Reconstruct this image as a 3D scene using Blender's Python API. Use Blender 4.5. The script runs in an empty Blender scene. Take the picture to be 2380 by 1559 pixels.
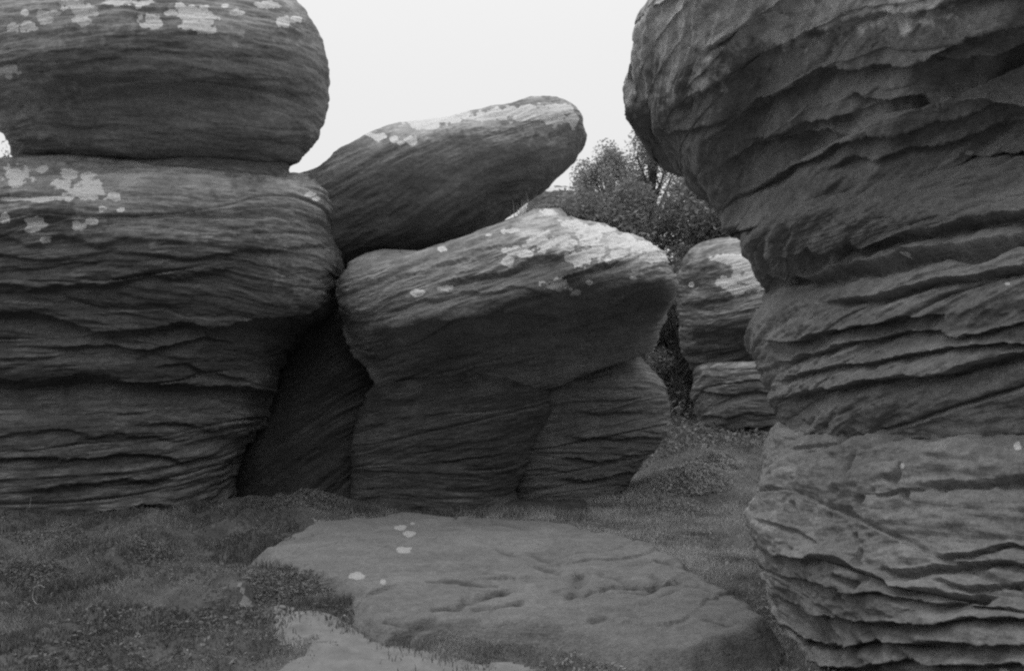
import bpy, math, random
import numpy as np
from mathutils import Vector

sc = bpy.context.scene
random.seed(7)
RNG = np.random.default_rng(11)

# ------------------------------------------------------------------ camera
W, H = 1024, 670
LENS = 28.0
FPX = W * LENS / 36.0
CAMZ = 1.6
PITCH = math.atan(70.0 / FPX)
cam_d = bpy.data.cameras.new("camera")
cam_d.lens = LENS
cam_d.sensor_width = 36.0
cam_d.clip_start = 0.05
cam_d.clip_end = 3000.0
cam = bpy.data.objects.new("camera", cam_d)
sc.collection.objects.link(cam)
cam.location = (0, 0, CAMZ)
cam.rotation_euler = (math.radians(90) + PITCH, 0, 0)
sc.camera = cam
CP, SP = math.cos(PITCH), math.sin(PITCH)

# ------------------------------------------------------------------ sky, sun, exposure
SUN_EL, SUN_ROT = math.radians(68), math.radians(-25)
world = bpy.data.worlds.new("World")
sc.world = world
world.use_nodes = True
wt = world.node_tree
for n in list(wt.nodes):
    wt.nodes.remove(n)
w_out = wt.nodes.new("ShaderNodeOutputWorld")
w_bg = wt.nodes.new("ShaderNodeBackground")
w_sky = wt.nodes.new("ShaderNodeTexSky")
w_sky.sky_type = 'NISHITA'
w_sky.sun_disc = False
w_sky.sun_elevation = SUN_EL
w_sky.sun_rotation = SUN_ROT
w_sky.air_density = 1.0
w_sky.dust_density = 4.0
w_bw = wt.nodes.new("ShaderNodeRGBToBW")          # black-and-white film
w_mix = wt.nodes.new("ShaderNodeMix")
w_mix.data_type = 'FLOAT'
w_mix.inputs[0].default_value = 0.93              # an even overcast layer over the clear sky
w_geo = wt.nodes.new("ShaderNodeTexCoord")
w_sep = wt.nodes.new("ShaderNodeSeparateXYZ")
wt.links.new(w_geo.outputs["Generated"], w_sep.inputs[0])
w_pw = wt.nodes.new("ShaderNodeMath"); w_pw.operation = 'POWER'; w_pw.use_clamp = True
wt.links.new(w_sep.outputs[2], w_pw.inputs[0]); w_pw.inputs[1].default_value = 2.6
w_ma = wt.nodes.new("ShaderNodeMath"); w_ma.operation = 'MULTIPLY_ADD'
wt.links.new(w_pw.outputs[0], w_ma.inputs[0]); w_ma.inputs[1].default_value = 5.5; w_ma.inputs[2].default_value = 8.4
wt.links.new(w_ma.outputs[0], w_mix.inputs[3])   # overcast: brightest overhead
wt.links.new(w_sky.outputs[0], w_bw.inputs[0])
wt.links.new(w_bw.outputs[0], w_mix.inputs[2])
wt.links.new(w_mix.outputs[0], w_bg.inputs[0])
w_bg.inputs[1].default_value = 0.1
wt.links.new(w_bg.outputs[0], w_out.inputs[0])

sun_d = bpy.data.lights.new("sun", 'SUN')
sun_d.energy = 1.5
sun_d.angle = math.radians(55)
sun_d.color = (1, 1, 1)
sun = bpy.data.objects.new("sun", sun_d)
sc.collection.objects.link(sun)
sdir = Vector((math.sin(SUN_ROT) * math.cos(SUN_EL), math.cos(SUN_ROT) * math.cos(SUN_EL), math.sin(SUN_EL)))
sun.rotation_euler = sdir.to_track_quat('Z', 'Y').to_euler()

sc.view_settings.view_transform = 'Standard'
sc.view_settings.look = 'None'
sc.view_settings.exposure = 0.0
sc.view_settings.gamma = 1.0
sc.view_settings.use_curve_mapping = False
sc.render.engine = 'CYCLES'
sc.cycles.use_denoising = False        # the grain left over stands for the film's
sc.cycles.max_bounces = 8
sc.cycles.diffuse_bounces = 5
sc.cycles.filter_width = 2.3

# ------------------------------------------------------------------ helpers
K = 1024.0 / 2379.0                      # photo design coordinates are on a 2379 px wide sheet


def world_at(u, v, Y):
    """point at world depth Y seen at design position u, v"""
    a = (np.asarray(u, float) * K - W / 2) / FPX
    b = (H / 2 - np.asarray(v, float) * K) / FPX
    dy = CP - b * SP
    dz = SP + b * CP
    t = Y / dy
    return a * t, CAMZ + dz * t


def ground_at(u, v, z=0.0):
    """point on the level z seen at design position u, v (below the horizon)"""
    a = (np.asarray(u, float) * K - W / 2) / FPX
    b = (H / 2 - np.asarray(v, float) * K) / FPX
    dy = CP - b * SP
    dz = SP + b * CP
    t = (z - CAMZ) / dz
    return a * t, dy * t


def project(P):
    y = P[..., 1]
    z = P[..., 2] - CAMZ
    fw = np.maximum(y * CP + z * SP, 0.05)
    up = -y * SP + z * CP
    return (P[..., 0] / fw * FPX + W / 2) / K, (H / 2 - up / fw * FPX) / K


_perm = RNG.permutation(4096).astype(np.int32)
_vals = RNG.random(4096).astype(np.float32) * 2 - 1


def vn(x, y, z, seed=0):
    xi = np.floor(x); yi = np.floor(y); zi = np.floor(z)
    fx = x - xi; fy = y - yi; fz = z - zi
    xi = xi.astype(np.int32) + seed * 17; yi = yi.astype(np.int32) + seed * 31; zi = zi.astype(np.int32)
    fx = fx * fx * (3 - 2 * fx); fy = fy * fy * (3 - 2 * fy); fz = fz * fz * (3 - 2 * fz)
    r = 0
    for dz in (0, 1):
        pz = _perm[(zi + dz) & 4095]
        wz = fz if dz else 1 - fz
        for dy in (0, 1):
            py = _perm[(pz + yi + dy) & 4095]
            wy = fy if dy else 1 - fy
            a = _vals[(_perm[(py + xi) & 4095])]
            b = _vals[(_perm[(py + xi + 1) & 4095])]
            r = r + (a + (b - a) * fx) * (wy * wz)
    return r


def fbm(x, y, z, octs=4, seed=0, gain=0.5):
    r = 0; a = 1.0; f = 1.0
    for i in range(octs):
        r = r + a * vn(x * f, y * f, z * f, seed + i * 5)
        a *= gain; f *= 2.03
    return r


def sstep(a, b, x):
    t = np.clip((x - a) / (b - a), 0, 1)
    return t * t * (3 - 2 * t)


def hash1(i, seed=0):
    return _vals[(_perm[(i.astype(np.int64) * 7 + seed * 131) & 4095])]


# ------------------------------------------------------------------ mesh + object helpers
def tag(o, label=None, cat=None, group=None, kind=None):
    if label: o["label"] = label
    if cat: o["category"] = cat
    if group: o["group"] = group
    if kind: o["kind"] = kind
    return o


def mesh_np(name, V, F, mat, smooth=True, attrs=None, parent=None, origin=None):
    """V (n,3) world positions; F (m,3|4) or list of such arrays"""
    if not isinstance(F, (list, tuple)):
        F = [F]
    V = np.asarray(V, np.float32)
    if origin is None:
        origin = (float(V[:, 0].mean()), float(V[:, 1].mean()), float(V[:, 2].min()))
    if parent is not None:
        origin = tuple(parent.location)
    off = np.array(origin, np.float32)
    me = bpy.data.meshes.new(name)
    me.vertices.add(len(V))
    me.vertices.foreach_set("co", (V - off).ravel())
    loops = np.concatenate([f.ravel() for f in F]).astype(np.int32)
    tot = np.concatenate([np.full(len(f), f.shape[1], np.int32) for f in F])
    st = np.concatenate([[0], np.cumsum(tot)[:-1]]).astype(np.int32)
    me.loops.add(len(loops))
    me.loops.foreach_set("vertex_index", loops)
    me.polygons.add(len(tot))
    me.polygons.foreach_set("loop_start", st)
    me.polygons.foreach_set("loop_total", tot)
    me.polygons.foreach_set("use_smooth", np.full(len(tot), smooth))
    for k, a in (attrs or {}).items():
        at = me.attributes.new(k, 'FLOAT', 'POINT')
        at.data.foreach_set("value", np.asarray(a, np.float32))
    me.update(calc_edges=True)
    me.materials.append(mat)
    o = bpy.data.objects.new(name, me)
    sc.collection.objects.link(o)
    if parent is not None:
        o.parent = parent
    else:
        o.location = origin
    return o


def empty(name, loc):
    o = bpy.data.objects.new(name, None)
    o.empty_display_size = 0.3
    sc.collection.objects.link(o)
    o.location = loc
    return o


# ------------------------------------------------------------------ materials
def new_mat(name):
    m = bpy.data.materials.new(name)
    m.use_nodes = True
    nt = m.node_tree
    b = nt.nodes["Principled BSDF"]
    b.inputs["Roughness"].default_value = 0.92
    b.inputs["Specular IOR Level"].default_value = 0.12
    return m, nt, b


def ND(nt, t, **kw):
    n = nt.nodes.new(t)
    for k, v in kw.items():
        setattr(n, k, v)
    return n


def MATH(nt, op, a, b=None, c=None, clamp=False):
    n = nt.nodes.new("ShaderNodeMath")
    n.operation = op
    n.use_clamp = clamp
    for i, x in enumerate((a, b, c)):
        if x is None: continue
        if isinstance(x, (int, float)): n.inputs[i].default_value = x
        else: nt.links.new(x, n.inputs[i])
    return n.outputs[0]


def NOISE(nt, vec, scale, detail=4, rough=0.55, dist=0.0):
    n = nt.nodes.new("ShaderNodeTexNoise")
    n.inputs["Scale"].default_value = scale
    n.inputs["Detail"].default_value = detail
    n.inputs["Roughness"].default_value = rough
    n.inputs["Distortion"].default_value = dist
    nt.links.new(vec, n.inputs["Vector"])
    return n.outputs[0]


def MAPR(nt, x, a, b, c, d):
    n = nt.nodes.new("ShaderNodeMapRange")
    n.inputs[1].default_value = a; n.inputs[2].default_value = b
    n.inputs[3].default_value = c; n.inputs[4].default_value = d
    nt.links.new(x, n.inputs[0])
    return n.outputs[0]


def rock_material(name, albedo=0.21, rot=(0, 0, 0), strata=7.0, bump=0.6, speck=0.25, film=0.10, gain=0.95, mott=.3, streak=.28, crust=(.42, .82)):
    m, nt, b = new_mat(name)
    tc = ND(nt, "ShaderNodeTexCoord")
    mp = ND(nt, "ShaderNodeMapping")
    mp.inputs["Rotation"].default_value = rot
    mp.inputs["Scale"].default_value = (1.0, 1.0, strata)
    nt.links.new(tc.outputs["Object"], mp.inputs[0])
    P = tc.outputs["Object"]; S = mp.outputs[0]
    lay = NOISE(nt, S, 1.3, 7, 0.62, 0.25)          # streaks along the beds
    lay2 = NOISE(nt, S, 5.5, 5, 0.65, 0.1)
    mot = NOISE(nt, P, 0.9, 5, 0.6)
    gra = NOISE(nt, P, 60, 3, 0.75)
    fine = NOISE(nt, P, 14, 6, 0.72)
    v = MAPR(nt, lay, 0.3, 0.7, 1 - streak, 1 + streak)
    km = MAPR(nt, NOISE(nt, P, 0.7, 3, 0.5), 0.38, 0.62, 0, 1)       # some faces streaked, some worn plain
    v = MATH(nt, 'MULTIPLY_ADD', MATH(nt, 'SUBTRACT', v, 1.0), km, 1.0)
    v = MATH(nt, 'MULTIPLY', v, MAPR(nt, mot, 0.3, 0.7, 1 - mott, 1 + mott))
    v = MATH(nt, 'MULTIPLY', v, MAPR(nt, fine, 0.3, 0.7, 1 - speck, 1 + speck))
    v = MATH(nt, 'MULTIPLY', v, MAPR(nt, gra, 0.3, 0.7, 1 - speck, 1 + speck))
    ba = ND(nt, "ShaderNodeAttribute", attribute_name="lit_bleach")  # sky-lit shoulders and tops painted paler into the stone, along with weathered bleaching
    bl = MATH(nt, 'MULTIPLY', MAPR(nt, ba.outputs["Fac"], 0.0, 0.7, 0, 1), MAPR(nt, NOISE(nt, S, 2.4, 6, 0.7), 0.34, 0.58, 0.25, 1))
    v = MATH(nt, 'MULTIPLY', v, MATH(nt, 'MULTIPLY_ADD', bl, gain, 1.0))
    v = MATH(nt, 'MULTIPLY', v, albedo)
    # a thin pale crust of lichen that has settled on top faces
    geo = ND(nt, "ShaderNodeNewGeometry")
    sep = ND(nt, "ShaderNodeSeparateXYZ")
    nt.links.new(geo.outputs["True Normal"], sep.inputs[0])
    up = MAPR(nt, sep.outputs[2], 0.05, 0.85, 0, 1)
    cr = MAPR(nt, NOISE(nt, P, 2.2, 6, 0.65), 0.42, 0.62, 0, 1)
    v = MATH(nt, 'ADD', v, MATH(nt, 'MULTIPLY', MATH(nt, 'MULTIPLY', up, cr), film))
    # lichen rosettes
    at = ND(nt, "ShaderNodeAttribute", attribute_name="lichen")
    ln = NOISE(nt, P, 7, 8, 0.72)
    l = MATH(nt, 'ADD', MATH(nt, 'MULTIPLY', at.outputs["Fac"], 1.35), MATH(nt, 'MULTIPLY', MATH(nt, 'SUBTRACT', ln, 0.5), 2.4))
    l = MAPR(nt, l, 0.36, 0.60, 0, 1)
    l = MATH(nt, 'MULTIPLY', l, MAPR(nt, at.outputs["Fac"], 0.02, 0.12, 0, 1))
    lc = MAPR(nt, NOISE(nt, P, 30, 6, 0.75), 0.3, 0.7, crust[0], crust[1])
    mx = ND(nt, "ShaderNodeMix", data_type='FLOAT')
    nt.links.new(l, mx.inputs[0]); nt.links.new(v, mx.inputs[2]); nt.links.new(lc, mx.inputs[3])
    # dark soil and moss lodged in the joints
    so = ND(nt, "ShaderNodeAttribute", attribute_name="soil")
    dirt = MAPR(nt, MATH(nt, 'ADD', so.outputs["Fac"], MATH(nt, 'MULTIPLY', MATH(nt, 'SUBTRACT', fine, 0.5), 0.9)), 0.3, 0.85, 1.0, 0.5)
    fin = MATH(nt, 'MULTIPLY', mx.outputs[0], dirt)
    nt.links.new(fin, b.inputs["Base Color"])
    # fine relief
    hgt = MATH(nt, 'MULTIPLY', lay2, 0.035)
    hgt = MATH(nt, 'ADD', hgt, MATH(nt, 'MULTIPLY', lay, 0.05))
    hgt = MATH(nt, 'ADD', hgt, MATH(nt, 'MULTIPLY', fine, 0.02))
    hgt = MATH(nt, 'ADD', hgt, MATH(nt, 'MULTIPLY', gra, 0.006))
    hgt = MATH(nt, 'ADD', hgt, MATH(nt, 'MULTIPLY', l, 0.006))
    bp = ND(nt, "ShaderNodeBump")
    bp.inputs["Strength"].default_value = bump
    bp.inputs["Distance"].default_value = 1.0
    nt.links.new(hgt, bp.inputs["Height"])
    nt.links.new(bp.outputs[0], b.inputs["Normal"])
    return m


def plain_material(name, lo, hi, scale=8, bump=0.0, spec=0.1):
    m, nt, b = new_mat(name)
    b.inputs["Specular IOR Level"].default_value = spec
    tc = ND(nt, "ShaderNodeTexCoord")
    n1 = NOISE(nt, tc.outputs["Object"], scale, 6, 0.65)
    nt.links.new(MAPR(nt, n1, 0.3, 0.7, lo, hi), b.inputs["Base Color"])
    if bump:
        bp = ND(nt, "ShaderNodeBump")
        bp.inputs["Strength"].default_value = bump
        bp.inputs["Distance"].default_value = 0.05
        nt.links.new(n1, bp.inputs["Height"])
        nt.links.new(bp.outputs[0], b.inputs["Normal"])
    return m


def leaf_material(name, lo, hi):
    m, nt, b = new_mat(name)
    b.inputs["Specular IOR Level"].default_value = 0.25
    b.inputs["Roughness"].default_value = 0.6
    at = ND(nt, "ShaderNodeAttribute", attribute_name="tone")
    nt.links.new(MAPR(nt, at.outputs["Fac"], 0, 1, lo, hi), b.inputs["Base Color"])
    tr = ND(nt, "ShaderNodeBsdfTranslucent")
    nt.links.new(MAPR(nt, at.outputs["Fac"], 0, 1, lo, hi), tr.inputs[0])
    mx = ND(nt, "ShaderNodeMixShader")
    mx.inputs[0].default_value = 0.25
    out = nt.nodes["Material Output"]
    nt.links.new(b.outputs[0], mx.inputs[1]); nt.links.new(tr.outputs[0], mx.inputs[2])
    nt.links.new(mx.outputs[0], out.inputs[0])
    return m


# ------------------------------------------------------------------ ground height
def gz(x, y):
    x = np.asarray(x, float); y = np.asarray(y, float)
    h = 0.06 * fbm(x * 0.5, y * 0.5, x * 0, 3, 3)
    # the hummocky heath left of the slab
    m = sstep(-0.8, -2.2, x + 0.28 * (y - 6)) * sstep(14, 11, y)
    h = h + m * (0.15 * fbm(x * 1.7, y * 1.7, x * 0 + 3, 3, 9) + 0.07 * np.abs(fbm(x * 4, y * 4, x * 0 + 7, 2, 12)))
    h = h - 0.05 * np.exp(-((x - 1.75) / .45) ** 2 - ((y - 5.25) / .35) ** 2)
    # the passage climbs away at the back right, and the hillside beyond it
    r = sstep(1.2, 3.4, x - 0.06 * (y - 11)) * sstep(10.5, 17.5, y) * 1.0
    h = h + r
    h = h + sstep(18, 40, y) * 5.5 * sstep(-14, 2, x) * sstep(400, 90, y)
    # bank added behind the viewer, out of view, to block low frontal sky light
    h = h + 8.0 * sstep(-0.7, -6.5, y + .25 * np.abs(x)) * sstep(-400, -60, y)
    # hollow under the big overhang
    h = h - 0.12 * np.exp(-((x + 0.4) / 1.6) ** 2 - ((y - 12.2) / 0.7) ** 2)
    # a bank against the centre rock, at the foot of the left pillar
    h = h + 0.16 * np.exp(-((x + 3.05) / 0.9) ** 2 - ((y - 12.4) / 1.0) ** 2)
    h = h + 0.22 * np.exp(-((x - 2.9) / 0.7) ** 2 - ((y - 13.2) / 1.1) ** 2)
    return h


# ------------------------------------------------------------------ rock builder
def catmull(A, n):
    """resample the rows of A (k,c) to n rows through a smooth curve, spaced by its screen length"""
    A = np.asarray(A, float)
    seg = np.sqrt(((A[1:, :4] - A[:-1, :4]) ** 2).sum(1)) + 1e-6
    t = np.concatenate([[0], np.cumsum(seg)])
    m = np.zeros_like(A)
    d = (A[1:] - A[:-1]) / seg[:, None]
    m[1:-1] = np.where(d[1:] * d[:-1] > 0, 2 * d[1:] * d[:-1] / (d[1:] + d[:-1] + 1e-12 * np.sign(d[1:] + d[:-1] + 1e-30)), 0)
    m[0] = d[0]; m[-1] = d[-1]
    x = np.linspace(0, t[-1], n)
    i = np.clip(np.searchsorted(t, x, side='right') - 1, 0, len(seg) - 1)
    h = seg[i][:, None]
    s = ((x - t[i]) / seg[i])[:, None]
    return ((2 * s**3 - 3 * s**2 + 1) * A[i] + (s**3 - 2 * s**2 + s) * h * m[i]
            + (-2 * s**3 + 3 * s**2) * A[i + 1] + (s**3 - s**2) * h * m[i + 1])


def strata_height(P, c):
    """relief (metres) of the bedded, weathered rock at P"""
    tx, ty = c.get('dip', (0, 0))
    x, y, z = P[:, 0], P[:, 1], P[:, 2]
    sd = c.get('seed', 0)
    sc_ = c.get('fs', 1.0)
    s = z - tx * x - ty * y
    s = s + c.get('warp', 0.16) * vn(x * .45, y * .45, z * .6, sd + 1) + 0.05 * vn(x * 1.4, y * 1.4, z * 2, sd + 2)
    # packages of cross beds
    T = c.get('pack', 0.7)
    q = s / T + 0.55 * vn(x * .35, y * .35, z * 0, sd + 3)
    k = np.floor(q)
    xd = c.get('cross', 0.16)
    s2 = s + (hash1(k, sd) * xd) * x + (hash1(k, sd + 5) * xd) * y
    # ledges: each bed sticks out at its foot and weathers back above it
    h = 0
    for f, a, e in ((1.5, 0.085, .24), (4.3, 0.045, .3), (11.0, .015, .4)):
        f = f * sc_
        ph = s2 * f + 0.7 * vn(x * .3 * f / 3, y * .3 * f / 3, s2 * f * .6, sd + 11 + int(f)) + .12 * vn(x * 3, y * 3, s2 * 5, sd + 13) + hash1(k, sd + 7) * 3
        fr = ph - np.floor(ph)
        amp = np.clip(0.55 + 0.9 * vn(x * .55 * f / 4, y * .55 * f / 4, np.floor(ph) * 3.1, sd + 23 + int(f)), 0, 1.6)
        prof = (1 - fr) ** 1.3 * sstep(0, e, fr) + 0 * fr
        h = h + a / sc_ ** .5 * amp * (prof - 0.4)
    h = h * c.get('ledge', 1.0)
    h = h + c.get('mid', .02) * fbm(x * 1.3, y * 1.3, s2 * 7.5, 3, sd + 45, .6) * np.clip(.7 + 1.3 * vn(x * .5, y * .5, z * .9, sd + 47), .15, 1.8)
    # the joint between packages
    fq = q - k
    h = h - c.get('joint', 0.05) * np.exp(-(fq / .045) ** 2) * np.clip(0.6 + vn(x * .8, y * .8, k * 3.7, sd + 31), 0, 1.4)
    # loose wavy weathering, stretched along the beds
    h = h + c.get('soft', 0.05) * 1.5 * fbm(x * .6, y * .6, s * 1.6, 3, sd + 41)
    h = h + c.get('fine', 0.012) * 1.1 * fbm(x * 3.5, y * 3.5, s2 * 17, 3, sd + 51, .6)
    if c.get('pits'):
        pn = vn(x * 11, y * 11, z * 15, sd + 71)
        pm = sstep(.05, .5, vn(x * 1.1, y * 1.1, s2 * 6, sd + 73))
        h = h - c['pits'] * sstep(.42, .75, pn) * pm
    h = h + c.get('rough', 0.004) * fbm(x * 16, y * 16, z * 24, 2, sd + 61)
    return h


def line_relief(P, lines, gain=1.0, reach=1.0):
    """hand-placed ledges and crevices, each along a polyline: (points, depth m, reach below px, lip)"""
    u, v = project(P)
    d = np.sqrt(P[:, 0]**2 + P[:, 1]**2)
    h = np.zeros(len(P))
    wob = 9 * vn(u / 70, v / 45, u * 0, 77) + 3.5 * vn(u / 22, v / 15, u * 0, 78) + 2 * vn(u / 6, v / 6, u * 0, 79)
    for pts, A, wb, *rest in lines:
        lip = rest[0] if rest else 0.25
        A, wb = A * gain, wb * reach
        pts = np.array(pts, float)
        s = v + wob - np.interp(u, pts[:, 0], pts[:, 1])
        L = pts[-1, 0] - pts[0, 0]
        e = min(60, L * .25)
        t = sstep(pts[0, 0] - 4, pts[0, 0] + e, u) * sstep(pts[-1, 0] + 4, pts[-1, 0] - e, u)
        if pts[-1, 0] > 2370: t = sstep(pts[0, 0] - 4, pts[0, 0] + e, u)
        if pts[0, 0] < 10: t = sstep(pts[-1, 0] + 4, pts[-1, 0] - e, u) if pts[-1, 0] < 2370 else 1
        below = np.exp(-np.clip(s, 0, 900) / wb) * sstep(-.12 * wb, .4 * wb, s)
        above = np.exp(np.clip(s, -900, 0) / (wb * .8)) * (1 - sstep(-.12 * wb, .4 * wb, s))
        h += t * (-A * below + A * lip * above)
    return h


def rosettes(P, blobs):
    u, v = project(P)
    n1 = vn(u / 16, v / 16, u * 0, 81) + .5 * vn(u / 6, v / 6, u * 0, 82)
    n2 = vn(u / 16, v / 13, u * 0 + 5, 83) + .5 * vn(u / 5, v / 5, u * 0 + 5, 84)
    n3 = vn(u / 7, v / 5, u * 0 + 8, 85)
    a = np.zeros(len(P))
    for (bu, bv, ru, rv) in blobs:
        k = 0.42 if ru > 17 else 0.3
        q = ((u - bu) / (ru * 1.25) + k * n1) ** 2 + ((v - bv) / (rv * 1.25) + k * n2) ** 2
        a = np.maximum(a, np.clip(1.15 - q - (.25 * np.maximum(n3, 0) if ru > 17 else 0), 0, 1))
    return a


def rock(name, secs, Y0, depth, mat, n_lev, n_ring, c, lines=(), lichen=(), back=None, n_exp=2.4, tilt=(0, 0),
         front_share=0.72, parent=None, phi0=0.0, depth_pow=0.6, sil_fix=True, comp=0.0, skew=0.0, fix_right=True, under=0.0, lit_bleach=()):
    """secs rows: uL, vL, uR, vR [, depth factor]: the two edges of each cross-section on the photo sheet"""
    A = np.array([list(r) + [1.0] * (5 - len(r)) for r in secs], float)
    R = catmull(A, n_lev)
    chord = np.sqrt((R[:, 0] - R[:, 2]) ** 2 + (R[:, 1] - R[:, 3]) ** 2)
    dfac = (chord / chord.max()) ** depth_pow * R[:, 4]
    back = back or depth
    nf = int(n_ring * front_share)
    nb = n_ring - nf
    th = np.concatenate([np.linspace(-0.12, math.pi + 0.12, nf, endpoint=False),
                         np.linspace(math.pi + .12, 2 * math.pi - .12, nb, endpoint=False)])
    ct, st = np.cos(th), np.sin(th)
    ex = 2 / n_exp
    cx = -np.sign(ct) * np.abs(ct) ** ex
    sy = np.sign(st) * np.abs(st) ** ex
    Lp = R[:, 0:2].copy(); Rp = R[:, 2:4].copy()
    tgtL, tgtR = R[:, 0:2], R[:, 2:4]
    axis = tgtR - tgtL
    axis = axis / (np.linalg.norm(axis, axis=1)[:, None] + 1e-9)
    for it in range(6 if sil_fix else 1):
        xl, zl = world_at(Lp[:, 0], Lp[:, 1], Y0)
        xr, zr = world_at(Rp[:, 0], Rp[:, 1], Y0)
        C = np.stack([(xl + xr) / 2, np.full(n_lev, Y0, float), (zl + zr) / 2], 1)
        Hx, Hz = (xr - xl) / 2, (zr - zl) / 2
        P = np.empty((n_lev, n_ring, 3))
        P[..., 0] = C[:, None, 0] + Hx[:, None] * cx
        P[..., 2] = C[:, None, 2] + Hz[:, None] * cx
        dep = np.where(sy > 0, depth * (1 - skew * cx) * (1 - under * sstep(-0.15, 0.85, cx)), back)
        P[..., 1] = Y0 - dep * sy * dfac[:, None]
        P[..., 2] += tilt[0] * (P[..., 0] - C[:, None, 0]) + tilt[1] * (P[..., 1] - Y0)
        # the tops of the rocks slope down towards their front
        P[..., 2] -= comp * (P[..., 2] - CAMZ) * np.clip(Y0 - P[..., 1], 0, 9) / Y0
        if it == 5 or not sil_fix: break
        u, v = project(P)
        a = (u - tgtL[:, None, 0]) * axis[:, None, 0] + (v - tgtL[:, None, 1]) * axis[:, None, 1]
        lo, hi = a.min(1), a.max(1)
        b = -(u - tgtL[:, None, 0]) * axis[:, None, 1] + (v - tgtL[:, None, 1]) * axis[:, None, 0]
        rows = np.arange(n_lev)
        perp = np.stack([-axis[:, 1], axis[:, 0]], 1)
        bl, br = b[rows, a.argmin(1)], b[rows, a.argmax(1)]
        if fix_right: Rp -= np.clip(br * 0.7, -40, 40)[:, None] * perp
        else: Rp -= np.clip(bl * 0.7, -40, 40)[:, None] * perp
        Lp -= np.clip(bl * 0.7, -40, 40)[:, None] * perp
        Lp -= (lo * 0.8)[:, None] * axis
        Rp -= ((hi - chord) * 0.8)[:, None] * axis
    # close both ends with shrinking rings
    def cap(ring, sgn_dir):
        m = ring.mean(0)
        return [m + (ring - m) * f + sgn_dir * o for f, o in ((0.86, .03), (0.66, .055), (0.42, 0.07), (0.2, .075), (0.03, .075))]
    d0 = P[0].mean(0) - P[min(8, n_lev - 1)].mean(0); d0 /= np.linalg.norm(d0) + 1e-9
    d1 = P[-1].mean(0) - P[-min(8, n_lev)].mean(0); d1 /= np.linalg.norm(d1) + 1e-9
    s0 = 0.5 * min(max(.3, np.ptp(P[0, :, 0]) + np.ptp(P[0, :, 2])), 3); s1 = 0.5 * min(max(.3, np.ptp(P[-1, :, 0]) + np.ptp(P[-1, :, 2])), 3)
    P = np.concatenate([np.array(cap(P[0], d0 * s0))[::-1], P, np.array(cap(P[-1], d1 * s1))], 0)
    nl = P.shape[0]
    gi = np.gradient(P, axis=0)
    gj = np.roll(P, -1, 1) - np.roll(P, 1, 1)
    N = np.cross(gi, gj)
    N /= np.linalg.norm(N, axis=2)[..., None] + 1e-12
    ctr = P.reshape(-1, 3).mean(0)
    if ((P - ctr) * N).sum() < 0: N = -N
    # soften the normal field so relief does not pinch
    for _ in range(3):
        N = (N + np.roll(N, 1, 1) + np.roll(N, -1, 1)); N[1:-1] = N[1:-1] + N[:-2] + N[2:]
        N /= np.linalg.norm(N, axis=2)[..., None] + 1e-12
    Pf = P.reshape(-1, 3); Nf = N.reshape(-1, 3)
    h = strata_height(Pf, c)
    if lines:
        fr = (Nf[:, 1] < 0.25) | (Nf[:, 0] < -.2)
        hl = np.zeros(len(Pf)); hl[fr] = line_relief(Pf[fr], lines, c.get('lines', 1.0), c.get('wb', 1.0))
        h = h + hl
    Q = Pf + Nf * h[:, None]
    lich = np.zeros(len(Q))
    if lichen:
        fr = Nf[:, 1] < 0.3
        lich[fr] = rosettes(Q[fr], lichen)
    blc = np.zeros(len(Q))
    if lit_bleach:
        fr = Nf[:, 1] < 0.3
        blc[fr] = rosettes(Q[fr], lit_bleach)
    idx = np.arange(nl * n_ring).reshape(nl, n_ring)
    a = idx[:-1]; b = np.roll(idx, -1, 1)[:-1]; cc = np.roll(idx, -1, 1)[1:]; d = idx[1:]
    F = np.stack([a, b, cc, d], -1).reshape(-1, 4)
    # orientation
    fn = np.cross(Q[F[:, 1]] - Q[F[:, 0]], Q[F[:, 2]] - Q[F[:, 0]])
    if (fn * Nf[F[:, 0]]).sum() < 0: F = F[:, ::-1]
    ends = [idx[0], idx[-1][::-1]]
    tri = []
    for e in ends:
        for k in range(1, len(e) - 1): tri.append((e[0], e[k], e[k + 1]))
    return mesh_np(name, Q, [F, np.array(tri)], mat, True, {'lichen': lich, 'lit_bleach': blc}, parent)


# ------------------------------------------------------------------ rock materials
M_left = rock_material("gritstone_left", 0.125, (0, math.radians(4), 0), 8, 0.5, film=.17)
M_bould = rock_material("gritstone_boulder", 0.18, (0, math.radians(2), 0), 6, 0.35, film=.03, gain=.7)
M_tilt = rock_material("gritstone_tilted", 0.155, (0, math.radians(26), 0), 7, 0.35, film=.16)
M_mid = rock_material("gritstone_centre", 0.20, (0, math.radians(22), 0), 8, 0.5, film=.16)
M_shaded = rock_material("gritstone_shaded", 0.085, (0, math.radians(4), 0), 9, 0.5)  # low albedo puts the shade of the overhang and gap into the stone
M_foot = rock_material("gritstone_foot", 0.16, (0, math.radians(3), 0), 9, 0.6)
M_right = rock_material("gritstone_right", 0.22, (0, math.radians(6), 0), 7, 0.4, film=.08)
M_slab = rock_material("gritstone_slab", 0.15, (0, 0, 0), 2.5, 0.7, film=.03, mott=.12, streak=.08, crust=(.22, .44))
M_back = rock_material("gritstone_back", 0.12, (0, math.radians(14), 0), 8, 0.5, film=.2)

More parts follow.
